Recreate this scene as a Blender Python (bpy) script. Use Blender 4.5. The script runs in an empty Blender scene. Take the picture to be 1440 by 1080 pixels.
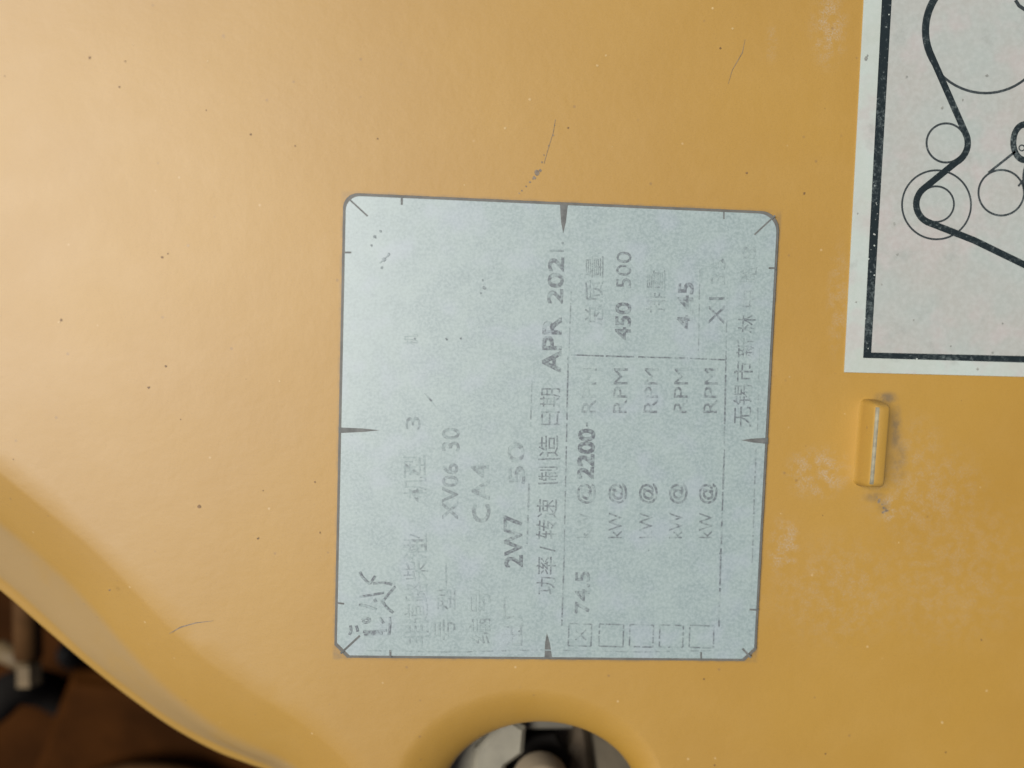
import bpy, bmesh, math, random
from mathutils import Vector, Matrix, Euler
from mathutils.geometry import delaunay_2d_cdt
random.seed(11)
C = bpy.context.scene.collection
SC = bpy.context.scene
R = math.radians

# ------------------------------------------------------------------ camera, sky, sun, exposure
CAM_H = 0.173
cam_d = bpy.data.cameras.new('camera')
cam_d.sensor_width = 36; cam_d.lens = 26
cam_d.clip_start = 0.005; cam_d.clip_end = 100
cam_d.dof.use_dof = True; cam_d.dof.focus_distance = 0.1735; cam_d.dof.aperture_fstop = 3.4
cam = bpy.data.objects.new('camera', cam_d); C.objects.link(cam)
cam.location = (0, 0, CAM_H); cam.rotation_euler = (R(-3.5), R(-3.25), 0)
SC.camera = cam

SUN_DIR = Vector((-0.68, 0.17, 1.10)).normalized()      # towards the sun
el = math.asin(SUN_DIR.z)
w = bpy.data.worlds.new('World'); SC.world = w; w.use_nodes = True
nt = w.node_tree
sky = nt.nodes.new('ShaderNodeTexSky'); sky.sky_type = 'NISHITA'; sky.sun_disc = False
sky.sun_elevation = el; sky.sun_rotation = math.atan2(SUN_DIR.x, SUN_DIR.y)
sky.dust_density = 0.8; sky.air_density = 0.15
bg = nt.nodes['Background']; bg.inputs['Strength'].default_value = 0.05
nt.links.new(sky.outputs[0], bg.inputs[0])
sd = bpy.data.lights.new('sun', 'SUN'); sd.energy = 1.5; sd.angle = R(30); sd.color = (1, .965, .92)
sun = bpy.data.objects.new('sun', sd); C.objects.link(sun)
sun.rotation_euler = (-SUN_DIR).to_track_quat('-Z', 'Y').to_euler()
SC.view_settings.view_transform = 'Standard'; SC.view_settings.look = 'None'
SC.view_settings.gamma = 1; SC.view_settings.exposure = 1.74

# ------------------------------------------------------------------ helpers
RM = Euler((R(-3.5), R(-3.25), 0)).to_matrix()
FP = 26 / 36 * 1440
def P(px, py, z=0.0):                     # point of the level z seen at that place of the photograph
    d = RM @ Vector(((px - 720) / FP, (540 - py) / FP, -1))
    t = (z - CAM_H) / d.z
    return Vector((d.x * t, d.y * t, z))
PXM = (P(721, 600) - P(720, 600)).length  # metres per photo pixel on the cover

def tag(o, label=None, cat=None, group=None, kind=None):
    if label: o['label'] = label
    if cat: o['category'] = cat
    if group: o['group'] = group
    if kind: o['kind'] = kind
    return o
def empty(name, loc, label, cat):
    o = bpy.data.objects.new(name, None); C.objects.link(o); o.location = loc
    o.empty_display_size = 0.005
    return tag(o, label, cat)
def top(o):
    l = Vector((0, 0, 0))
    while o: l += o.location; o = o.parent
    return l
def mesh_obj(name, verts, faces, mat, parent=None, smooth=False, mats=None, fm=None):
    off = top(parent) if parent else Vector((0, 0, 0))
    me = bpy.data.meshes.new(name)
    me.from_pydata([tuple(Vector(v) - off) for v in verts], [], faces)
    for m in (mats or [mat]): me.materials.append(m)
    if fm:
        for i, k in enumerate(fm): me.polygons[i].material_index = k
    bm = bmesh.new(); bm.from_mesh(me)
    bmesh.ops.recalc_face_normals(bm, faces=bm.faces); bm.to_mesh(me); bm.free()
    if smooth:
        me.polygons.foreach_set('use_smooth', [True] * len(me.polygons))
    me.update()
    o = bpy.data.objects.new(name, me); C.objects.link(o)
    if parent: o.parent = parent
    return o
def bm_obj(name, bm, mat, parent=None, smooth=False):
    bm.verts.index_update()
    v = [x.co.copy() for x in bm.verts]; f = [[q.index for q in p.verts] for p in bm.faces]
    bm.free()
    return mesh_obj(name, v, f, mat, parent, smooth)
def catmull(pts, n):                      # n samples along a smooth curve through pts
    pts = [Vector(p) for p in pts]
    q = [2 * pts[0] - pts[1]] + pts + [2 * pts[-1] - pts[-2]]
    out = []; m = len(pts) - 1
    for i in range(n):
        s = i / (n - 1) * m; k = min(int(s), m - 1); t = s - k
        a, b, c, d = q[k:k + 4]
        out.append(0.5 * ((2 * b) + (c - a) * t + (2 * a - 5 * b + 4 * c - d) * t * t + (3 * b - a - 3 * c + d) * t ** 3))
    return out
def resample(pts, n):                     # even spacing
    L = [0]
    for a, b in zip(pts, pts[1:]): L.append(L[-1] + (b - a).length)
    out = []; j = 0
    for i in range(n):
        s = L[-1] * i / (n - 1)
        while j < len(L) - 2 and L[j + 1] < s: j += 1
        t = (s - L[j]) / max(L[j + 1] - L[j], 1e-12)
        out.append(pts[j].lerp(pts[j + 1], t))
    return out
def strip(pts, width, closed=False):      # flat ribbon, pts are world points on one level
    n = len(pts); L = []; Rr = []
    ws = width if isinstance(width, (list, tuple)) else [width] * n
    for i in range(n):
        a = pts[(i - 1) % n] if (closed or i > 0) else pts[i]
        b = pts[(i + 1) % n] if (closed or i < n - 1) else pts[i]
        d = b - a; d.z = 0
        if d.length < 1e-9: d = Vector((1, 0, 0))
        d.normalize(); nn = Vector((-d.y, d.x, 0))
        if 0 < i < n - 1 or closed:
            d1 = (pts[i] - a); d1.z = 0; d1.normalize()
            k = max(.45, abs(Vector((-d1.y, d1.x, 0)).dot(nn)))
        else: k = 1
        L.append(pts[i] + nn * ws[i] / 2 / k); Rr.append(pts[i] - nn * ws[i] / 2 / k)
    v = L + Rr
    f = [[i, (i + 1) % n, n + (i + 1) % n, n + i] for i in range(n if closed else n - 1)]
    return v, f
class MB:
    def __init__(s): s.v = []; s.f = []
    def add(s, vf):
        k = len(s.v); s.v += list(vf[0]); s.f += [[i + k for i in q] for q in vf[1]]
        return s
    def obj(s, name, mat, parent=None, smooth=False): return mesh_obj(name, s.v, s.f, mat, parent, smooth)
def prism(loop, z0, z1, bev=0):           # solid from a loop of world xy points
    n = len(loop)
    v = [Vector((p.x, p.y, z0)) for p in loop]
    if bev:
        c = sum((Vector((p.x, p.y, 0)) for p in loop), Vector()) / n
        inn = []
        for i in range(n):
            a, b, d = loop[i - 1], loop[i], loop[(i + 1) % n]
            e = Vector(((d - a).y, -(d - a).x, 0)).normalized()
            if e.dot(Vector((b.x, b.y, 0)) - c) < 0: e = -e
            inn.append(Vector((b.x, b.y, 0)) - e * bev)
        v += [Vector((p.x, p.y, z1 - bev)) for p in loop] + [Vector((p.x, p.y, z1)) for p in inn]
        r = 3
    else:
        v += [Vector((p.x, p.y, z1)) for p in loop]; r = 2
    f = [list(range(n))[::-1], [(r - 1) * n + i for i in range(n)]]
    for k in range(r - 1):
        f += [[k * n + i, k * n + (i + 1) % n, (k + 1) * n + (i + 1) % n, (k + 1) * n + i] for i in range(n)]
    return v, f
def tube(path, rad, seg=20, cap=True):
    path = [Vector(p) for p in path]; n = len(path); v = []; f = []
    rads = rad if isinstance(rad, (list, tuple)) else [rad] * n
    up = Vector((0, 0, 1))
    for i, p in enumerate(path):
        d = (path[min(i + 1, n - 1)] - path[max(i - 1, 0)]).normalized()
        u = d.cross(up if abs(d.z) < .9 else Vector((1, 0, 0))).normalized(); q = d.cross(u)
        for k in range(seg):
            a = 2 * math.pi * k / seg
            v.append(p + (u * math.cos(a) + q * math.sin(a)) * rads[i])
    for i in range(n - 1):
        for k in range(seg):
            f.append([i * seg + k, i * seg + (k + 1) % seg, (i + 1) * seg + (k + 1) % seg, (i + 1) * seg + k])
    if cap: f += [list(range(seg))[::-1], [(n - 1) * seg + k for k in range(seg)]]
    return v, f

# ------------------------------------------------------------------ materials
class N:
    def __init__(s, name):
        s.m = bpy.data.materials.new(name); s.m.use_nodes = True
        s.t = s.m.node_tree; s.b = s.t.nodes['Principled BSDF']
        s.co = s.t.nodes.new('ShaderNodeTexCoord').outputs['Object']
    def new(s, k): return s.t.nodes.new('ShaderNode' + k)
    def lk(s, a, b): s.t.links.new(a, b)
    def put(s, x, i):
        if hasattr(x, 'is_linked') or hasattr(x, 'links'): s.lk(x, i)
        else: i.default_value = x
    def math(s, op, a, b=0.0, clamp=False):
        n = s.new('Math'); n.operation = op; n.use_clamp = clamp
        s.put(a, n.inputs[0]); s.put(b, n.inputs[1]); return n.outputs[0]
    def noise(s, scale, detail=4, rough=.55, vec=None, off=None, stretch=None):
        v = vec or s.co
        if off or stretch:
            m = s.new('Mapping'); s.lk(v, m.inputs[0]); v = m.outputs[0]
            if off: m.inputs['Location'].default_value = off
            if stretch: m.inputs['Scale'].default_value = stretch
        n = s.new('TexNoise'); s.lk(v, n.inputs['Vector']); n.inputs['Scale'].default_value = scale
        n.inputs['Detail'].default_value = detail; n.inputs['Roughness'].default_value = rough
        return n.outputs['Fac']
    def ramp(s, x, lo, hi, a=0.0, b=1.0):
        n = s.new('MapRange'); n.interpolation_type = 'SMOOTHSTEP'
        s.lk(x, n.inputs['Value'])
        for i, q in zip(('From Min', 'From Max', 'To Min', 'To Max'), (lo, hi, a, b)): n.inputs[i].default_value = q
        return n.outputs[0]
    def mix(s, f, a, b):
        n = s.new('Mix'); n.data_type = 'RGBA'
        s.put(f, n.inputs[0])
        for q, i in ((a, 6), (b, 7)):
            if isinstance(q, tuple): n.inputs[i].default_value = (*q, 1)
            else: s.lk(q, n.inputs[i])
        return n.outputs[2]
    def spot(s, p, r0, r1, sx=1.0, sy=1.0, ang=0.0):   # 1 inside r0, 0 beyond r1 (metres), stretched
        m = s.new('Mapping'); m.vector_type = 'TEXTURE'; s.lk(s.co, m.inputs[0])
        m.inputs['Location'].default_value = p; m.inputs['Rotation'].default_value = (0, 0, ang)
        m.inputs['Scale'].default_value = (sx, sy, 1)
        l = s.new('VectorMath'); l.operation = 'LENGTH'; s.lk(m.outputs[0], l.inputs[0])
        return s.ramp(l.outputs['Value'], r0, r1, 1, 0)
    def bump(s, h, strength, dist, prev=None):
        n = s.new('Bump'); n.inputs['Strength'].default_value = strength; n.inputs['Distance'].default_value = dist
        s.lk(h, n.inputs['Height'])
        if prev: s.lk(prev, n.inputs['Normal'])
        return n.outputs[0]
    def fin(s, col, rough, nrm=None, metal=0.0, spec=None):
        if isinstance(col, tuple): s.b.inputs['Base Color'].default_value = (*col, 1)
        else: s.lk(col, s.b.inputs['Base Color'])
        s.put(rough, s.b.inputs['Roughness']); s.b.inputs['Metallic'].default_value = metal
        if spec is not None: s.b.inputs['Specular IOR Level'].default_value = spec
        if nrm: s.lk(nrm, s.b.inputs['Normal'])
        return s.m

def yellow_paint(name, wear):
    n = N(name)
    big = n.noise(14, 3); mid = n.noise(70, 4, off=(3, 1, 0)); fine = n.noise(900, 3, .6)
    c = n.mix(n.ramp(big, .3, .7), (.298, .158, .007), (.322, .176, .011))
    c = n.mix(n.math('MULTIPLY', n.ramp(mid, .45, .75), .10), c, (.37, .22, .045))
    rough = n.ramp(mid, .3, .7, .59, .61)
    if wear:
        # chalky stippled scuffs and dusty film, each where the cover has it
        tot = None
        grit = n.ramp(n.noise(2600, 3, .7), .44, .60)
        patch = n.ramp(n.noise(330, 5, .65, off=(5, 2, 1)), .42, .60)
        for (x, y, r, sx, sy, k) in ((1150, 665, 62, 1, .8, 1.0), (1105, 770, 48, .7, 1.3, .9), (1290, 660, 80, .7, 1.3, .45),
                                     (1250, 715, 24, .7, 1.2, 1.3), (1300, 690, 95, 1.3, 1, .5), (1180, 830, 110, 1.3, 1, .4),
                                     (1165, 40, 50, .7, 1.4, .8), (1178, 420, 70, .3, 1.5, .5), (1340, 800, 160, 1, 1, .35),
                                     (1085, 60, 26, .5, 1.3, .4)):
            m = n.spot(P(x, y), r * PXM * .25, r * PXM, sx, sy)
            m = n.math('MULTIPLY', m, k)
            tot = m if tot is None else n.math('MAXIMUM', tot, m)
        g = n.math('MULTIPLY', n.math('MULTIPLY', tot, patch), n.math('ADD', n.math('MULTIPLY', grit, .85), .12), True)
        c = n.mix(n.math('MULTIPLY', g, .85), c, (.315, .25, .165))
        rough = n.math('ADD', rough, n.math('MULTIPLY', g, .2))
        # dust film on the left face
        film = n.ramp(n.noise(40, 5, .6, off=(9, 4, 2)), .40, .75)
        c = n.mix(n.math('MULTIPLY', film, .04), c, (.40, .27, .10))
        grain = n.noise(3200, 2, .6, off=(2, 8, 1))
        c = n.mix(n.math('MULTIPLY', n.ramp(grain, .48, .75), .30), c, (.20, .105, .012))
        grime_shade = None                                          # greasy dirt round the rib, its cast shadow painted in with it
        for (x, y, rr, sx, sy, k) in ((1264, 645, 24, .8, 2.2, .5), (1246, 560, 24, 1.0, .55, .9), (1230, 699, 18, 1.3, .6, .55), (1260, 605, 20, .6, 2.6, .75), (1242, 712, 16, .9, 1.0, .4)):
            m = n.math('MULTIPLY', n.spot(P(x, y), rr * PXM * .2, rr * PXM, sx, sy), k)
            grime_shade = m if grime_shade is None else n.math('MAXIMUM', grime_shade, m)
        mp = n.new('Mapping'); mp.vector_type = 'TEXTURE'; n.lk(n.co, mp.inputs[0])   # dark line along the plate's edge
        qa, qb, qd = P(483, 271), P(1097, 298), P(470, 925); pm = (qb + qd) / 2; dv = qb - qa
        mp.inputs['Location'].default_value = pm; mp.inputs['Rotation'].default_value = (0, 0, math.atan2(dv.y, dv.x))
        sx_ = n.new('SeparateXYZ'); n.lk(mp.outputs[0], sx_.inputs[0])
        ax = n.math('SUBTRACT', n.math('ABSOLUTE', sx_.outputs[0]), dv.length / 2)
        ay = n.math('SUBTRACT', n.math('ABSOLUTE', sx_.outputs[1]), (qd - qa).length / 2)
        edge = n.ramp(n.math('MAXIMUM', ax, ay), -.0001, .0008, .7, 0)
        edge = n.math('MULTIPLY', edge, n.ramp(n.noise(90, 3, .6, off=(3, 9, 2)), .35, .6, .35, 1))
        grime_shade = n.math('MAXIMUM', grime_shade, edge)
        grime_shade = n.math('MULTIPLY', grime_shade, n.ramp(n.noise(420, 4, .65, off=(6, 1, 6)), .32, .62, .25, 1))
        c = n.mix(grime_shade, c, (.125, .085, .034))
        dots = n.new('TexVoronoi'); n.lk(n.co, dots.inputs['Vector']); dots.inputs['Scale'].default_value = 330
        rnd = n.new('SeparateColor'); n.lk(dots.outputs['Color'], rnd.inputs[0])
        d = n.math('MULTIPLY', n.ramp(dots.outputs['Distance'], .06, .16, 1, 0), n.ramp(rnd.outputs[0], .90, .93))
        c = n.mix(n.math('MULTIPLY', d, .45), c, (.15, .08, .02))
        d2 = n.math('MULTIPLY', n.ramp(dots.outputs['Distance'], .04, .14, 1, 0), n.ramp(rnd.outputs[1], .94, .96))
        c = n.mix(n.math('MULTIPLY', d2, .5), c, (.50, .36, .18))
        sep = n.new('SeparateXYZ'); n.lk(n.co, sep.inputs[0])
        low = n.math('MULTIPLY', n.ramp(sep.outputs['Z'], -.0100, -.0070, 1, 0), n.ramp(sep.outputs['Z'], -.0205, -.0185))
        left = n.ramp(sep.outputs['X'], -.03, -.045)        # grey tan band on the outer flank, not in the hole
        low = n.math('MULTIPLY', n.math('MULTIPLY', low, left), n.ramp(n.noise(45, 4, .6, off=(3, 3, 3)), .25, .5, .36, .62))
        c = n.mix(low, c, (.245, .166, .066))
    nr = n.bump(fine, .10, .0002)
    nr = n.bump(n.noise(260, 3, .5), .15, .0004, nr)
    nr = n.bump(n.noise(16, 1, .5), .02, .004, nr)
    n.b.inputs['Coat Weight'].default_value = .25; n.b.inputs['Coat Roughness'].default_value = .6
    return n.fin(c, rough, nr, spec=1.0)
PAINT = yellow_paint('yellow_paint', True)

def plate_colour(n):
    sp = n.noise(1500, 4, .7); bl = n.noise(160, 3, .5, off=(2, 3, 4)); chroma = n.noise(110, 2, .5, off=(8, 1, 0))
    c = n.mix(n.ramp(sp, .34, .66), (.190, .246, .237), (.256, .318, .306))
    c = n.mix(n.math('MULTIPLY', n.ramp(bl, .35, .7), .30), c, (.29, .355, .325))
    c = n.mix(n.math('MULTIPLY', n.ramp(chroma, .5, .72), .30), c, (.29, .325, .37))
    return c, sp
def plate_mat(name):
    n = N(name); c, sp = plate_colour(n)
    pit = n.ramp(n.noise(900, 2, .5, off=(6, 6, 1)), .68, .74)
    c = n.mix(n.math('MULTIPLY', pit, .30), c, (.13, .17, .175))
    n.b.inputs['Coat Weight'].default_value = .6; n.b.inputs['Coat Roughness'].default_value = .45
    return n.fin(c, n.ramp(sp, .3, .7, .46, .56), n.bump(sp, .12, .0001), spec=1.0)
PLATE = plate_mat('plate_enamel')
def ink(name, strength, keep, colour=(.06, .07, .08)):   # worn print: where it is rubbed off the plate colour shows
    n = N(name); c, sp = plate_colour(n)
    worn = n.noise(620, 3, .6, off=(4, 0, 2)); worn2 = n.noise(110, 2, .5, off=(0, 5, 2)); fleck = n.noise(1500, 2, .6, off=(1, 1, 5))
    k = n.math('ADD', n.math('MULTIPLY', worn, .62), n.math('MULTIPLY', worn2, .38))
    f = n.math('MULTIPLY', n.ramp(k, keep - .06, keep + .06, 1, .14), n.ramp(fleck, .40, .62, strength, strength * .45))
    return n.fin(n.mix(f, c, colour), .6, n.bump(sp, .1, .0001), spec=.9)
INK_BOLD = ink('ink_stamped', .92, .56)
INK_MID = ink('ink_printed', .82, .535)
INK_FAINT = ink('ink_rubbed', .60, .495)
INK_GHOST = ink('ink_ghost', .55, .475)

def plain(name, col, rough, metal=0, var=.25, scale=120, bump=.1, spec=.5):
    n = N(name); k = n.noise(scale, 4, .6)
    d = tuple(x * (1 - var) for x in col); l = tuple(min(1, x * (1 + var)) for x in col)
    return n.fin(n.mix(n.ramp(k, .3, .7), d, l), rough, n.bump(n.noise(scale * 4, 3), bump, .0004), metal, spec)
BACK = plain('plate_edge_grey', (.10, .098, .085), .6, var=.15, scale=300)
SLIT = plain('slit_grey', (.10, .105, .097), .6, var=.25, scale=500)
WORN = plain('bare_metal', (.185, .165, .10), .6, .1, var=.3, scale=350)
BROWN = plain('rusty_brown', (.026, .0088, .0016), .7, var=.35, scale=30, spec=.02)
TAN = plain('tan_casting', (.105, .072, .033), .6, var=.25, scale=60, spec=.2)
UMBER = plain('umber_casting', (.055, .027, .010), .7, var=.35, scale=60, spec=.03)
RUBBER = plain('black_rubber', (.011, .0095, .008), .8, var=.2, scale=80, spec=.04)
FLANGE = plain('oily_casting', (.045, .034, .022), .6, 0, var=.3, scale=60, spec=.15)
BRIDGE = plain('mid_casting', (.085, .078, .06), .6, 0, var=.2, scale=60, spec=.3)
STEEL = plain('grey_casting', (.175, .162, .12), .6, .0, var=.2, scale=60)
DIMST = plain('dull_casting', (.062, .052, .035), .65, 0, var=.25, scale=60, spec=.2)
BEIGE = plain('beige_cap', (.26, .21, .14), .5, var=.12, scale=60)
PIT = plain('near_black', (.006, .005, .004), .6, var=.3, scale=60, spec=.1)  # even near black colour for gap floor, plug and washer

def sticker_mat(name, A, B):
    n = N(name)
    sp = n.noise(800, 4, .7); bl = n.noise(55, 3, .5); ch = n.noise(75, 3, .6, off=(3, 3, 0)); st = n.noise(130, 4, .65, off=(7, 2, 5))
    c = n.mix(n.ramp(bl, .3, .7), A, B)
    c = n.mix(n.math('MULTIPLY', n.ramp(ch, .48, .66), .55), c, (.36, .32, .30))
    c = n.mix(n.math('MULTIPLY', n.ramp(st, .56, .72), .45), c, (.24, .255, .23))
    c = n.mix(n.math('MULTIPLY', n.ramp(sp, .35, .7), .25), c, (.43, .45, .42))
    return n.fin(c, .45, n.bump(bl, .1, .002, n.bump(sp, .06, .0001)), spec=.45)
VINYL = sticker_mat('sticker_vinyl', (.345, .375, .325), (.36, .41, .37))
PANEL = sticker_mat('sticker_panel', (.308, .305, .272), (.292, .322, .292))
def sticker_ink(name, fade):
    n = N(name); sp = n.noise(1300, 4, .75); b = n.noise(60, 3, .6, off=(2, 2, 2))
    k = n.math('ADD', n.math('MULTIPLY', sp, .65), n.math('MULTIPLY', b, .35))
    c = n.mix(n.ramp(k, .50, .66), (.010, .016, .017), (.09, .11, .105))
    c = n.mix(n.ramp(sp, .66, .72), c, (.28, .30, .28))
    c = n.mix(fade, c, (.10, .11, .11))
    return n.fin(c, .4, None, spec=.45)
SINK = sticker_ink('sticker_black', 0.0)
SLINE = sticker_ink('sticker_line', .20)

# ------------------------------------------------------------------ engine cover
cover = empty('engine_cover', (0, 0, 0), 'dusty yellow painted engine cover that carries the grey plate and the white sticker', 'engine cover')
NP = 150
rows_px = [
    (0,      [(-200, 515), (-80, 602), (0, 662), (62, 712), (130, 768), (190, 828), (240, 880), (300, 932), (360, 972), (430, 1018), (490, 1072), (528, 1130), (552, 1220), (570, 1325)]),
    (-.0024, [(-200, 542), (-80, 630), (0, 690), (60, 738), (124, 796), (184, 856), (234, 908), (294, 960), (350, 998), (420, 1038), (478, 1088), (515, 1140), (540, 1225), (558, 1325)]),
    (-.0060, [(-200, 572), (-80, 662), (0, 722), (58, 768), (120, 826), (182, 894), (230, 944), (290, 994), (345, 1028), (408, 1060), (462, 1104), (500, 1150), (524, 1228), (542, 1325)]),
    (-.0105, [(-200, 598), (-80, 690), (0, 750), (58, 798), (118, 858), (182, 930), (230, 978), (288, 1022), (342, 1052), (400, 1078), (450, 1116), (488, 1160), (512, 1232), (530, 1325)]),
    (-.0170, [(-200, 650), (-80, 740), (0, 798), (60, 850), (124, 912), (186, 964), (240, 1004), (296, 1038), (345, 1060), (395, 1083), (444, 1122), (480, 1166), (504, 1236), (522, 1325)]),
    (-.0205, [(-200, 672), (-80, 758), (0, 816), (62, 870), (126, 928), (188, 976), (244, 1016), (300, 1046), (348, 1067), (392, 1086), (440, 1126), (474, 1170), (498, 1240), (516, 1325)]),
    (-.0222, [(-200, 682), (-80, 770), (0, 829), (64, 884), (128, 938), (190, 986), (248, 1026), (304, 1056), (350, 1074), (390, 1090), (436, 1130), (470, 1174), (494, 1244), (512, 1325)]),
    (-.0250, [(-200, 682), (-80, 770), (0, 828), (64, 883), (128, 937), (190, 985), (248, 1025), (304, 1055), (350, 1073), (390, 1089), (436, 1129), (470, 1173), (494, 1243), (512, 1325)]),
]
rows = []
for z, px in rows_px:
    rows.append(resample(catmull([P(x, y, z) for x, y in px], 400), NP))
ms = 26                                                    # smooth across the rows
V = []; F = []; cols = []
for j in range(NP):
    cols.append(catmull([rows[k][j] for k in range(len(rows))], ms))
for c in cols: V += c
for j in range(NP - 1):
    for k in range(ms - 1):
        a = j * ms + k; F.append([a, a + 1, a + ms + 1, a + ms])
# hole lip
HN = 96; HS = 16
hc, hr = (760, 1121), (137, 110); oc, orr = (744, 1114), (192, 146); HD = -.0095
def ell(c, r, a, z): return P(c[0] + r[0] * math.cos(a), c[1] + r[1] * math.sin(a), z)
hole_out = [ell(oc, orr, 2 * math.pi * i / HN, 0) for i in range(HN)]
base = len(V)
for i in range(HN):
    a = 2 * math.pi * i / HN
    o_ = ell(oc, orr, a, 0); h_ = ell(hc, hr, a, HD)
    for k in range(HS):
        th = math.pi / 2 * k / (HS - 1)
        s = math.sin(th); d = 1 - math.cos(th)
        q = o_.lerp(h_, s * .55 + .45 * s * s); V.append(Vector((q.x, q.y, HD * d)))
    h2 = h_.lerp(ell(hc, hr, a + math.pi, HD), -.012)
    V.append(Vector((h2.x, h2.y, HD - .0012))); V.append(Vector((h2.x, h2.y, HD - .006)))
M = HS + 2
for i in range(HN):
    for k in range(M - 1):
        a = base + i * M + k; b = base + ((i + 1) % HN) * M + k
        F.append([a, b, b + 1, a + 1])
# flat face between shoulder and hole
R0 = rows[0]
x0, y0 = R0[0].x, R0[-1].y
br = P(1760, 1325); tr = P(1760, -260); tl = P(-200, -260)
loop = [Vector((p.x, p.y)) for p in R0] + [Vector((br.x, y0)), Vector((br.x, tr.y)), Vector((x0, tr.y))]
def inside(p, poly):
    r = False; n = len(poly)
    for i in range(n):
        a, b = poly[i], poly[i - 1]
        if (a.y > p.y) != (b.y > p.y) and p.x < (b.x - a.x) * (p.y - a.y) / (b.y - a.y) + a.x: r = not r
    return r
def dmin(p, poly): return min((p - q).length for q in poly)
hl = [Vector((p.x, p.y)) for p in hole_out]
pts = list(loop) + hl
nl = len(loop)
ed = [(i, (i + 1) % nl) for i in range(nl)] + [(nl + i, nl + (i + 1) % HN) for i in range(HN)]
gx = x0 + .002
while gx < br.x - .002:
    gy = y0 + .002
    while gy < tr.y - .002:
        q = Vector((gx + random.uniform(-.0005, .0005), gy + random.uniform(-.0005, .0005)))
        if inside(q, loop) and not inside(q, hl) and dmin(q, hl) > .0018 and dmin(q, loop) > .0018: pts.append(q)
        gy += .005
    gx += .005
vo, eo, fo, *_ = delaunay_2d_cdt(pts, ed, [], 0, 1e-7)
base = len(V)
V += [Vector((p.x, p.y, 0)) for p in vo]
for f in fo:
    c = sum((vo[i] for i in f), Vector((0, 0))) / len(f)
    if inside(c, loop) and not inside(c, hl): F.append([base + i for i in f])
# walls on the far sides
def wall(a, b):
    k = len(V); V.extend([Vector((a.x, a.y, 0)), Vector((b.x, b.y, 0)), Vector((b.x, b.y, -.025)), Vector((a.x, a.y, -.025))]); F.append([k, k + 1, k + 2, k + 3])
for i in range(NP - 1, nl): wall(loop[i], loop[(i + 1) % nl])
bm = bmesh.new()
bv = [bm.verts.new(v) for v in V]
for f in F:
    try: bm.faces.new([bv[i] for i in f])
    except ValueError: pass
bmesh.ops.remove_doubles(bm, verts=bm.verts, dist=2e-6)
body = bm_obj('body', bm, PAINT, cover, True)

# raised rib right of the plate, bare metal along its upper left edge
def rib():
    h = .0066
    a = P(1232, 564, h); b = P(1222, 690, h)                # along the left top edge
    d = (b - a).normalized(); nx = Vector((-d.y, d.x, 0))
    if nx.x < 0: nx = -nx
    wd = .0040; L = (b - a).length
    sec = [(-.0005, 0), (-.0002, .0005), (-.0001, .0016), (0.0, h - .0010), (.00025, h - .0004), (.00055, h - .0001), (.0010, h), (wd - .0009, h), (wd - .0003, h - .0003), (wd, h - .0009), (wd + .0001, .0014), (wd + .0003, .0005), (wd + .0008, 0)]
    nS = 30; v = []; f = []; fm = []
    for i in range(nS):
        t = i / (nS - 1); e = min(t, 1 - t) * L; rr = .0018
        k = 1 if e >= rr else math.sqrt(max(0, 1 - (1 - e / rr) ** 2))
        kz = .18 + .82 * k if e < rr else 1
        for (u, z) in sec:
            u2 = wd / 2 + (u - wd / 2) * (.55 + .45 * k)
            q = a + d * (t * L) + nx * u2; v.append(Vector((q.x, q.y, z * kz)))
    m = len(sec)
    for i in range(nS - 1):
        for k in range(m - 1):
            f.append([i * m + k, i * m + k + 1, (i + 1) * m + k + 1, (i + 1) * m + k]); fm.append(1 if k in (4, 5) and 1 < i < nS - 3 else 0)
    f.append(list(range(m))); f.append([(nS - 1) * m + k for k in range(m)]); fm += [0, 0]
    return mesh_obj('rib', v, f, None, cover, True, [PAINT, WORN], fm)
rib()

# chips, grit and scratches in the paint
CHIP = plain('chip_dark', (.15, .085, .028), .6, var=.3, scale=900)
GRIT = plain('grit_pale', (.42, .29, .12), .5, var=.1, scale=900)
GREY = plain('scuff_grey', (.16, .125, .085), .6, var=.35, scale=1200)
def blob(x, y, r, z=.00005, n=8, sx=1, sy=1):
    c = P(x, y, z); k0 = random.random() * 6
    v = [c]; f = []
    for i in range(n):
        a = 2 * math.pi * i / n
        k = r * PXM * random.uniform(.6, 1.2)
        v.append(c + Vector((math.cos(a) * k * sx, math.sin(a) * k * sy, 0)))
    f = [[0, 1 + i, 1 + (i + 1) % n] for i in range(n)]
    return v, f
mb = MB()
for (x, y, r) in ((126, 81, 2.4), (228, 362, 2.6), (236, 357, 1.6), (799, 180, 2), (1013, 68, 2.2), (1050, 243, 2.4), (1131, 272, 2.8), (352, 189, 2), (531, 195, 1.8),
                  (209, 545, 2.4), (233, 515, 2), (443, 678, 2), (280, 712, 3.4), (363, 757, 2.2), (450, 749, 1.8), (154, 830, 2.4), (370, 690, 1.6), (168, 122, 1.8),
                  (1161, 1060, 2.0), (990, 955, 2), (1330, 1058, 2), (1005, 1076, 2), (415, 205, 1.6), (176, 86, 1.6), (290, 155, 1.4), (86, 450, 2.2), (1380, 900, 1.8)):
    mb.add(blob(x, y, r * .8))
for i in range(14):
    x, y = random.uniform(0, 1440), random.uniform(0, 1000)
    if 455 < x < 1110 and 255 < y < 940 or (x > 1180 and y < 540) or y > 665 + x * .85: continue
    mb.add(blob(x, y, random.uniform(.5, 1.1)))
tag(mb.obj('paint_chips', CHIP, cover), kind='stuff')
mb = MB()
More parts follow.
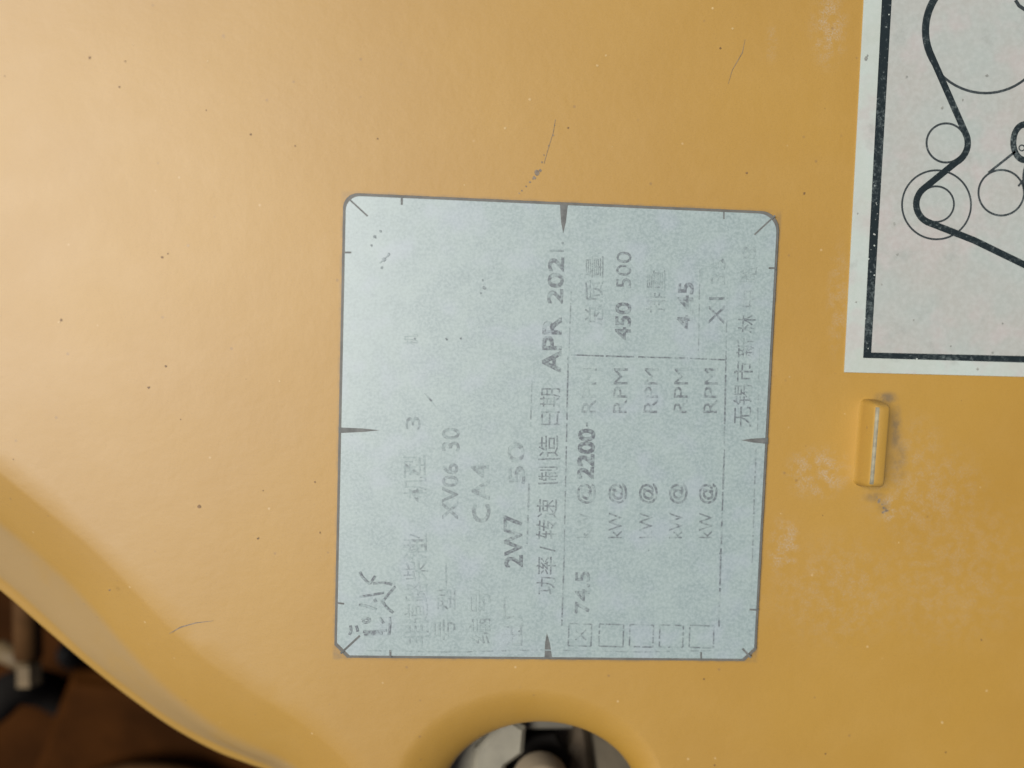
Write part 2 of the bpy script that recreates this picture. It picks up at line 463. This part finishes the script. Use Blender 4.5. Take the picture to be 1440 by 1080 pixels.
for (x, y, r) in ((83, 453, 2.6), (393, 536, 1.8), (710, 180, 3), (653, 260, 1.8), (1110, 530, 2.2), (1188, 582, 2.2), (1098, 722, 2), (1264, 763, 2), (1002, 12, 3), (292, 86, 2.2), (1325, 1016, 4), (1030, 40, 3),
                  (840, 92, 3), (852, 78, 2.4), (745, 140, 3.4)):
    mb.add(blob(x, y, r * .6))
for i in range(18):
    x, y = random.uniform(0, 1440), random.uniform(0, 1000)
    if 455 < x < 1110 and 255 < y < 940 or (x > 1180 and y < 540) or y > 665 + x * .85: continue
    mb.add(blob(x, y, random.uniform(.5, .8)))
tag(mb.obj('paint_grit', GRIT, cover), kind='stuff')
mb = MB()
for (x, y, r) in ((755, 243, 4), (760, 240, 2.5), (751, 250, 3), (745, 256, 1.6), (740, 262, 1.4), (734, 268, 1.4), (730, 272, 1), (762, 228, 1.4), (765, 218, 1.2), (772, 205, 1.2), (778, 190, 1.2), (780, 176, 1)):
    mb.add(blob(x, y, r))
mb.add(strip([P(x, y, .00006) for x, y in ((765, 230), (770, 212), (778, 186), (781, 168))], .7 * PXM))
mb.add(strip([P(x, y, .00006) for x, y in ((1048, 55), (1044, 74), (1030, 98), (1024, 118))], [.4 * PXM, 1.0 * PXM, .8 * PXM, .4 * PXM]))
mb.add(strip([P(x, y, .00006) for x, y in ((238, 891), (254, 882), (275, 876), (300, 873))], [.5 * PXM, 1.8 * PXM, 1.4 * PXM, .5 * PXM]))
for q in range(16):
    t = random.random(); mb.add(blob(1233 + 15 * t + random.gauss(0, 2), 700 + 20 * t + random.gauss(0, 2.5), random.uniform(.8, 2.2), .00005 + q * 2e-6))
tag(mb.obj('scratches', GREY, cover), kind='stuff')

# ------------------------------------------------------------------ nameplate
TH = .0008
pc = P(777, 606, 0)
plate = empty('nameplate', pc, 'pale blue grey square engine nameplate with worn sideways lettering on the yellow cover', 'nameplate')
def round_loop(corners, radii, cham=()):
    out = []; n = len(corners)
    for i in range(n):
        p = corners[i]; a = (corners[i - 1] - p).normalized(); b = (corners[(i + 1) % n] - p).normalized(); r = radii[i]
        if i in cham: out += [p + a * r, p + b * r]; continue
        c = p + (a + b) * r
        for k in range(9):
            t = k / 8 * math.pi / 2
            out.append(c - b * r * math.cos(t) - a * r * math.sin(t))
    return out
q = [P(483, 271, TH), P(1097, 298, TH), P(1063, 930, TH), P(470, 925, TH)]
U = (q[1] - q[0]).normalized(); Dn = (q[3] - q[0]).normalized()
def inset(k): return [q[0] + (U + Dn) * k, q[1] + (Dn - U) * k, q[2] - (U + Dn) * k, q[3] + (U - Dn) * k]
def plate_loop(k):
    return round_loop(inset(k), [20 * PXM, 26 * PXM, 17 * PXM, 18 * PXM], (2, 3))
MB().add(prism(plate_loop(-.5 * PXM), .00002, TH - .0002, .00008)).obj('backing', BACK, plate)
MB().add(prism(plate_loop(3.4 * PXM), TH - .0002, TH, .00006)).obj('face', PLATE, plate)
ZC = [0]
def zed():                                  # every printed stroke its own hair-thin level
    ZC[0] += 1; return TH + .00002 + ZC[0] * .0000005
ZP = TH + .00002
def wedge(a, b, w0):                        # tapering slit printed in from an edge
    z = zed(); A, B = P(*a, z), P(*b, z); d = (B - A).normalized(); nn = Vector((-d.y, d.x, 0)) * w0 * PXM / 2
    m = A.lerp(B, .6)
    v = [A + nn, A - nn, m - nn * .62, B, m + nn * .62]
    mesh_obj('wedge_mark', v, [[0, 1, 2, 3, 4]], SLIT, plate)
wedge((793, 288), (792, 328), 11); wedge((476, 605), (534, 605), 8); wedge((771, 925), (769, 890), 11); wedge((1080, 620), (1042, 619), 9)
for a, b, t in (((565, 277), (565, 288), 3), ((1018, 297), (1018, 308), 2), ((485, 355), (494, 355), 2.6), ((474, 848), (484, 849), 2.6),
                ((549, 925), (549, 914), 3), ((986, 928), (986, 917), 2.6), ((1091, 377), (1081, 377), 2.6), ((1067, 858), (1054, 857), 2.6),
                ((492, 281), (517, 304), 2.2), ((1090, 303), (1061, 330), 2.4), ((479, 919), (506, 894), 3), ((1056, 925), (1044, 912), 3)):
    z = zed(); v, f = strip([P(*a, z), P(*b, z)], t * PXM)
    mesh_obj('tick_mark', v, f, SLIT, plate)
def line(name, pts, t, mat, dash=None):
    z = zed(); W = [P(x, y, z) for x, y in pts]; mb = MB()
    if dash:
        W = resample(W, max(3, int((W[-1] - W[0]).length / PXM / 3)))
        i = 0
        while i < len(W) - 1:
            n = random.randint(*dash); s = W[i:i + n + 1]
            if len(s) > 1: mb.add(strip(s, t * PXM * random.uniform(.8, 1.2)))
            i += n + random.choice((1, 1, 2))
    else: mb.add(strip(W, t * PXM))
    return mb.obj(name, mat, plate)
for pts, t, m, d in (
        ([(799, 500), (797, 600), (795, 690), (793, 790), (790, 880)], 2.2, INK_MID, (8, 30)),
        ([(803, 410), (800, 500)], 1.8, INK_GHOST, (3, 9)),
        ([(1023, 395), (1021, 500)], 1.8, INK_GHOST, (3, 9)),
        ([(1021, 500), (1018, 650), (1013, 800), (1011, 882)], 2.4, INK_MID, (8, 26)),
        ([(803, 499), (860, 501), (940, 503), (1021, 506)], 2.4, INK_BOLD, (6, 16)),
        ([(748, 535), (746, 600)], 2.2, INK_FAINT, (3, 8)), ([(744, 680), (741, 765)], 2.2, INK_FAINT, (4, 12)),
        ([(984, 380), (982, 500)], 1.8, INK_GHOST, (4, 12)),
        ([(1068, 490), (1065, 610)], 2.0, INK_FAINT, (4, 10)), ([(1063, 630), (1060, 720), (1056, 850)], 2.2, INK_FAINT, (4, 12)),
        ([(757, 680), (790, 679)], 2.6, INK_MID, None), ([(757, 646), (788, 645)], 2.4, INK_MID, None),
        ([(797, 679), (812, 679)], 1.6, INK_GHOST, None),
        ([(515, 915), (640, 917), (760, 914), (900, 917), (1000, 915)], 1.6, INK_GHOST, (2, 9))):
    line('ruled_line', pts, t, m, d)
for x0_, x1_ in ((800, 832), (843, 877), (886, 919), (928, 961), (970, 1004)):
    k = (x0_ - 800) * .014
    c = [(x0_, 877 + k), (x1_, 878 + k), (x1_ - 1, 909 + k), (x0_ - 1, 908 + k)]
    mb = MB()
    for i in range(4):
        z = zed(); W = resample([P(*c[i], z), P(*c[(i + 1) % 4], z)], 12); j = 0
        while j < 11:
            n = random.randint(2, 6); s = W[j:j + n + 1]
            if len(s) > 1: mb.add(strip(s, 2.1 * PXM))
            j += n + random.choice((0, 1))
    mb.obj('tick_box', INK_MID, plate)
mb = MB()
for a, b in (((809, 886), (824, 900)), ((809, 900), (824, 886))): z = zed(); mb.add(strip([P(*a, z), P(*b, z)], 2.2 * PXM))
mb.obj('cross_mark', INK_MID, plate)

def text(body, a, b, hpx, mat, bold=0.0, gap=1.0):
    cu = bpy.data.curves.new('t', 'FONT'); cu.body = body; cu.resolution_u = 3; cu.space_character = gap
    o = bpy.data.objects.new('t', cu); C.objects.link(o)
    dg = bpy.context.evaluated_depsgraph_get()
    me = bpy.data.meshes.new_from_object(o.evaluated_get(dg))
    vs = [v.co.copy() for v in me.vertices]; fs = [list(p.vertices) for p in me.polygons]
    bpy.data.objects.remove(o); bpy.data.curves.remove(cu); bpy.data.meshes.remove(me)
    xs = [v.x for v in vs]; ys = [v.y for v in vs]
    hx = max(xs) - min(xs); hy = max(ys) - min(ys); mb = MB()
    k = bold * 60                                              # heavier strokes: the same glyphs struck again a hair aside
    for dx, dy in (((0, 0),) if not bold else ((-k, -k), (k, -k), (k, k), (-k, k))):
        z = zed(); A, B = P(*a, z), P(*b, z); d = (B - A); L = d.length; d.normalize(); up = Vector((-d.y, d.x, 0))
        q = [A + d * ((v.x - min(xs)) / hx * L + dx * PXM) + up * (((v.y - min(ys)) / hy * hpx + dy) * PXM) for v in vs]
        mb.add((q, fs))
    return mb.obj('lettering', mat, plate)

# columns of the plate, read upwards; a = start of the base line, b = its end
text('非道路柴油', (603, 905), (601, 760), 34, INK_GHOST)
text('机型', (600, 700), (599, 640), 32, INK_GHOST)
text('业', (600, 776), (600, 750), 32, INK_FAINT)
text('4', (594, 706), (594, 686), 18, INK_FAINT); text('7', (590, 672), (590, 650), 22, INK_FAINT); text('3', (591, 604), (591, 586), 20, INK_FAINT)
text('机', (588, 486), (588, 470), 20, INK_GHOST)
text('型一', (640, 858), (640, 792), 26, INK_FAINT)
text('号', (640, 900), (640, 870), 30, INK_GHOST)
text('XV06', (644, 730), (644, 652), 22, INK_FAINT, .008); text('30', (646, 634), (646, 602), 24, INK_FAINT, .008)
text('CA4', (689, 734), (687, 652), 24, INK_FAINT, .014, 1.25)
text('编号', (690, 905), (689, 830), 30, INK_GHOST)
text('2W7', (735, 797), (733, 724), 25, INK_BOLD, .012)
text('50', (738, 680), (736, 622), 22, INK_FAINT, .01)
text('出厂', (736, 908), (735, 840), 30, INK_GHOST)
text('功率', (781, 836), (782, 783), 28, INK_MID); text('/', (781, 776), (781, 768), 22, INK_MID); text('转速', (782, 758), (784, 702), 29, INK_MID)
text('制', (784, 676), (784, 656), 27, INK_MID); text('造', (785, 642), (785, 612), 28, INK_MID); text('日期', (787, 598), (788, 546), 28, INK_MID)
text('APR', (788, 523), (789, 447), 25, INK_BOLD, .016); text('202', (791, 427), (793, 362), 21, INK_MID, .012); text('1.', (793, 354), (793, 340), 20, INK_FAINT)
text('74.5', (828, 862), (829, 804), 20, INK_MID, .009)
for i, (x, m1, m2) in enumerate(((831, INK_FAINT, INK_MID), (875, INK_MID, INK_MID), (918, INK_MID, INK_MID), (960, INK_MID, INK_MID), (1002, INK_MID, INK_MID))):
    text('kW', (x - 1, 757), (x, 721), 19, m1)
    text('@', (x + 6, 708), (x + 6.5, 680), 26, m2, .008)
    text('RPM', (x + 6, 581), (x + 8, 518), 19.5, m2 if i else INK_FAINT)
text('2200', (834, 673), (836, 604), 22, INK_BOLD, .018)
text('-', (826, 600), (826, 594), 2, INK_MID)
text('总质量', (848, 458), (849, 360), 26, INK_FAINT)
text('450', (886, 477), (887, 426), 21, INK_BOLD, .012); text('500', (887, 405), (888, 354), 21, INK_MID)
text('排量', (935, 440), (936, 380), 27, INK_FAINT); text('4.45', (973, 462), (975, 398), 21, INK_MID, .012)
text('X1', (1018, 456), (1019, 418), 22, INK_MID); text('35', (1019, 400), (1020, 362), 20, INK_GHOST)
text('无锡市', (1056, 601), (1059, 508), 27, INK_MID); text('新', (1060, 503), (1061, 476), 26, INK_MID); text('林', (1062, 468), (1063, 443), 25, INK_MID)
text('中', (1063, 432), (1064, 408), 24, INK_FAINT); text('路', (1064, 398), (1065, 374), 24, INK_GHOST); text('8', (1063, 364), (1063, 346), 20, INK_GHOST)
# what is left of the emblem and a few smudges
def strokes(name, L, t, mat):
    mb = MB()
    for pts in L:
        z = zed(); W = resample(catmull([P(480 + x / 6.75, 770 + y / 6.75, z) for x, y in pts], 14), 14)
        mb.add(strip(W, t * PXM))
    return mb.obj(name, mat, plate)
strokes('emblem', [[(205, 800), (300, 800), (430, 785)], [(215, 830), (390, 815)], [(455, 660), (460, 740), (450, 830)], [(175, 230), (200, 280), (270, 350)], [(270, 345), (320, 270)],
                   [(170, 470), (260, 455), (400, 430)], [(385, 520), (440, 450), (510, 370)], [(380, 500), (430, 570), (490, 620)], [(300, 340), (400, 335), (480, 350)],
                   [(195, 690), (230, 670), (270, 690), (230, 715), (200, 695)], [(85, 740), (90, 790), (75, 830)], [(140, 740), (155, 800)], [(360, 665), (400, 720)], [(165, 545), (230, 555), (330, 590)], [(310, 490), (330, 520)]], 3.6, INK_BOLD)
mb = MB()
for (x, y, r) in ((527, 333, 3), (535, 325, 2), (540, 365, 3.5), (546, 358, 3), (537, 376, 2.4), (681, 405, 3.5), (676, 412, 2), (679, 394, 1.8), (628, 477, 2.4), (648, 476, 2), (583, 476, 2), (714, 790, 2), (730, 888, 1.6), (912, 774, 1.5), (905, 782, 1.3), (1013, 778, 3), (1016, 367, 3), (522, 345, 2)):
    mb.add(blob(x, y, r * .8, zed(), 7, 1, 1.2))
mb.add(strip([P(x, y, ZP) for x, y in ((597, 553), (606, 563), (613, 572))], [1 * PXM, 3 * PXM, 1.2 * PXM]))
mb.add(strip([P(x, y, ZP) for x, y in ((534, 370), (541, 364), (548, 357))], 2 * PXM))
tag(mb.obj('smudges', INK_MID, plate), kind='stuff')

# ------------------------------------------------------------------ sticker with the belt diagram
ST = .00032
so = P(1187, 524, 0)
stick = empty('diagram_sticker', so, 'white rectangular sticker with a black framed belt routing diagram in the upper right corner', 'sticker')
sa, sb = P(1187, 524, ST), P(1215, 0, ST)
up = (sb - sa).normalized(); rt = Vector((up.y, -up.x, 0))
Ls, Ws = .155, .115
lp = [sa, sa + rt * Ws, sa + rt * Ws + up * Ls, sa + up * Ls]
MB().add(prism([lp[0] + (rt + up) * .0001] + lp[1:], .00002, ST, .00003)).obj('sheet', VINYL, stick)
ZS = ST + .00003
bo = P(1219.5, 499.5, ZS)
bl = [bo, bo + rt * .102, bo + rt * .102 + up * .143, bo + up * .143]
MB().add(([Vector((p.x, p.y, ST + .000015)) for p in bl], [[0, 1, 2, 3]])).obj('printed_panel', PANEL, stick)
mb = MB().add(strip(bl, 11.5 * PXM, True)); mb.obj('printed_frame', SINK, stick)
def circ(cx, cy, r, a0=0, a1=360, n=64): return [P(cx + r * math.cos(R(a0 + (a1 - a0) * i / n)), cy + r * math.sin(R(a0 + (a1 - a0) * i / n)), ZS) for i in range(n + (a1 - a0 < 360))]
for (cx, cy, r, t) in ((1386, 43, 88, 3.6), (1330.5, 201, 27.5, 3), (1317, 288, 48.5, 2.8), (1316.5, 287, 25, 2.8), (1408, 271, 32, 3), (1489, 250, 50, 3), (1500, 120, 26, 3)):
    mb = MB().add(strip(circ(cx, cy, r), t * PXM, True)); mb.obj('pulley_outline', SLINE, stick)
ZS += .00003
def arc(cx, cy, r, a0, a1, n=16): return [(cx + r * math.cos(R(a0 + (a1 - a0) * i / n)), cy + r * math.sin(R(a0 + (a1 - a0) * i / n))) for i in range(n + 1)]
belt = arc(1386, 43, 84, 330, 153, 30) + arc(1330.5, 201, 30.5, -27, 62, 12) + arc(1316.5, 287, 28, 232, 117, 14) + [(1370, 338), (1440, 372), (1500, 401)] + arc(1520, 300, 106, 100, -30, 20)
belt = [P(x, y, ZS) for x, y in belt]
MB().add(strip(belt + [belt[0]], 9.5 * PXM)).obj('printed_belt', SINK, stick)
mb = MB()
for q in range(20):                                            # chips in the black print
    t = random.random()
    if q < 15: x, y = 1243.5 - 24 * t, 499 * t; y = y if random.random() < .5 else random.gauss(325, 22); x = 1243.5 - 24 * y / 499 + random.gauss(0, 3.5)
    else: x, y = 1219 + 221 * t, 499.5 + 11 * t + random.gauss(0, 3.5)
    mb.add(blob(x, y, random.uniform(.5, 1.5), ZS + .00004 + q * 1e-6, 7))
tag(mb.obj('print_chips', VINYL, stick), kind='stuff')
STAIN = plain('sticker_stain', (.21, .215, .19), .6, var=.25, scale=700)
mb = MB()
for q, (x, y, rr) in enumerate(((1375, 519, 2.2), (1396, 496, 2), (1337, 487, 1.8), (1218, 82, 2.6), (1220, 78, 1.6), (1258, 315, 2.4), (1262, 358, 2), (1325, 152, 2.4), (1354, 140, 2), (1388, 106, 2.2), (1275, 108, 1.8), (1240, 400, 1.6), (1285, 450, 1.4), (1410, 455, 1.6), (1204, 425, 1.4), (1206, 300, 1.3))):
    mb.add(blob(x, y, rr, ZS + .0001 + q * 1e-6))
tag(mb.obj('stains', STAIN, stick), kind='stuff')
ring = [P(1441 + 16 * math.cos(R(a)), 200 + 25 * math.sin(R(a)), ZS) for a in range(0, 360, 8)]
MB().add(strip(ring, 9 * PXM, True)).obj('printed_ring', SINK, stick)
MB().add(strip([P(1437 + 4 * math.cos(R(a)), 208 + 4 * math.sin(R(a)), ZS) for a in range(0, 360, 20)], 2 * PXM, True)).obj('pulley_outline', SLINE, stick)
MB().add(strip([P(1390, 243, ZS), P(1428, 213, ZS)], 3.5 * PXM)).obj('printed_line', SLINE, stick)
MB().add(strip([P(1428, 0, ZS), P(1433, 8, ZS), P(1442, 14, ZS)], 5 * PXM)).obj('printed_line', SLINE, stick)
MB().add(strip([P(1432, 262, ZS), P(1438, 254, ZS), P(1446, 250, ZS)], 3 * PXM)).obj('printed_line', SLINE, stick)

# ------------------------------------------------------------------ what lies below the cover
block = empty('engine_block', P(150, 1040, -.11), 'dark rusty brown engine block deep below the left edge of the cover', 'engine')
lo = P(-900, -700, -.11); hi = P(2300, 1900, -.11)
def box_loop(a, b): return [Vector((a.x, a.y, 0)), Vector((b.x, a.y, 0)), Vector((b.x, b.y, 0)), Vector((a.x, b.y, 0))]
MB().add(prism(box_loop(lo, hi), -.13, -.11, .001)).obj('casting', BROWN, block)
a_, b_ = P(70, 905, -.085), P(420, 1300, -.085)
lpx = [(95, 950), (230, 960), (420, 1010), (470, 1300), (60, 1300), (40, 1090)]
MB().add(prism([P(x, y, -.08) for x, y in lpx], -.112, -.08, .004)).obj('rib', BROWN, block)

fit = empty('hose_fitting', P(40, 940, -.075), 'blurred tan metal fitting beside the black hose below the cover edge', 'fitting')
z = -.075
A, B = P(38, 800, z - .002), P(40, 925, z)
MB().add(tube([A, A.lerp(B, .5), B], .0042, 20)).obj('neck', UMBER, fit, True)
c = P(41, 947, z); d = (B - A).normalized()
MB().add(tube([c - d * .0036, c - d * .0034, c + d * .0034, c + d * .0036], [.0034, .0040, .0040, .0034], 6)).obj('nut', TAN, fit)
c = P(39, 922, z)
MB().add(tube([P(-5, 912, z), P(30, 928, z), P(44, 934, z)], [.0032, .0032, .003], 14)).obj('elbow', TAN, fit, True)
hose = [P(-90, 1020, -.082), P(-20, 1000, -.082), P(20, 968, -.084), P(60, 968, -.092), P(95, 985, -.10)]
hs = MB().add(tube(catmull(hose, 24), .0062, 18)).obj('rubber_hose', RUBBER, None, True)
tag(hs, 'blurred black rubber hose under the tan fitting at the lower left', 'hose')
pl = MB().add(tube([P(105, 915, -.11), P(104, 918, -.092), P(104, 920, -.09)], [.0055, .0055, .0045], 16)).obj('drain_plug', PIT, None, True)
tag(pl, 'blurred black round plug right of the tan fitting, close under the cover edge', 'plug')
pp = MB().add(tube(catmull([P(60, 1130, -.075), P(140, 1098, -.072), P(210, 1088, -.071), P(280, 1100, -.072), P(360, 1140, -.075)], 20), .0036, 18)).obj('steel_pipe', UMBER, None, True)
tag(pp, 'blurred brown pipe curving along the bottom edge of the photo, left of the hole', 'pipe')

# seen through the hole
br_ = empty('cast_bracket', P(700, 1050, -.03), 'blurred grey metal bracket with a square dark gap inside the round hole', 'bracket')
Z1 = -.017
left = [(560, 1090), (600, 1040), (660, 985), (728, 975), (731, 1040), (736, 1062), (712, 1080), (690, 1200), (560, 1240)]
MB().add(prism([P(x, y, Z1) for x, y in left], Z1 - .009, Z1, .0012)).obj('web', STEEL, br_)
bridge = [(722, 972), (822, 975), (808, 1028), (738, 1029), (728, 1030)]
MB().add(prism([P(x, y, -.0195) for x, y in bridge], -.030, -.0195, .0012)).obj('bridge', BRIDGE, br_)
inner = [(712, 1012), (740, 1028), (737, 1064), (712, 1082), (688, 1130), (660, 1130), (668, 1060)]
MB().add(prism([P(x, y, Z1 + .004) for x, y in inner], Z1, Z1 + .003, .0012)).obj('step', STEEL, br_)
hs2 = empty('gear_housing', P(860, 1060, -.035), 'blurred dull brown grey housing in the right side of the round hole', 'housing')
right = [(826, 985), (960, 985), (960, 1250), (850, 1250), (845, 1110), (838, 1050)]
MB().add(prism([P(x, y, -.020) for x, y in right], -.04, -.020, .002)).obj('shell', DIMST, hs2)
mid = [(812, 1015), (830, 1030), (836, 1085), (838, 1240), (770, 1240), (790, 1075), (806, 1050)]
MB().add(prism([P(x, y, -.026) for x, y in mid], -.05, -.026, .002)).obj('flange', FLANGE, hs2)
fl = MB().add(prism([P(x, y, -.055) for x, y in ((520, 940), (980, 940), (980, 1280), (520, 1280))], -.06, -.055)).obj('gap_floor', PIT)  # near black sheet below the square gap
tag(fl, 'near black floor seen in the square gap inside the hole', 'pan')
cap = empty('bolt_cap', P(762, 1105, -.02), 'blurred beige round cap at the bottom of the hole', 'cap')
cc = P(762, 1113, -.014); v = []; f = []
prof = [(.0, .0042), (.0030, .0040), (.0056, .0032), (.0070, .0018), (.0075, 0), (.0075, -.006)]
sg = 36
for r_, z_ in prof:
    for k in range(sg): v.append(cc + Vector((r_ * math.cos(2 * math.pi * k / sg), r_ * math.sin(2 * math.pi * k / sg), z_)))
for i in range(len(prof) - 1):
    for k in range(sg): f.append([i * sg + k, i * sg + (k + 1) % sg, (i + 1) * sg + (k + 1) % sg, (i + 1) * sg + k])
mesh_obj('dome', v, f, BEIGE, cap, True)
MB().add(prism([cc + Vector((.010 * math.cos(a * math.pi / 3), .010 * math.sin(a * math.pi / 3), 0)) for a in range(6)], -.030, -.026, .0006)).obj('washer', PIT, cap)
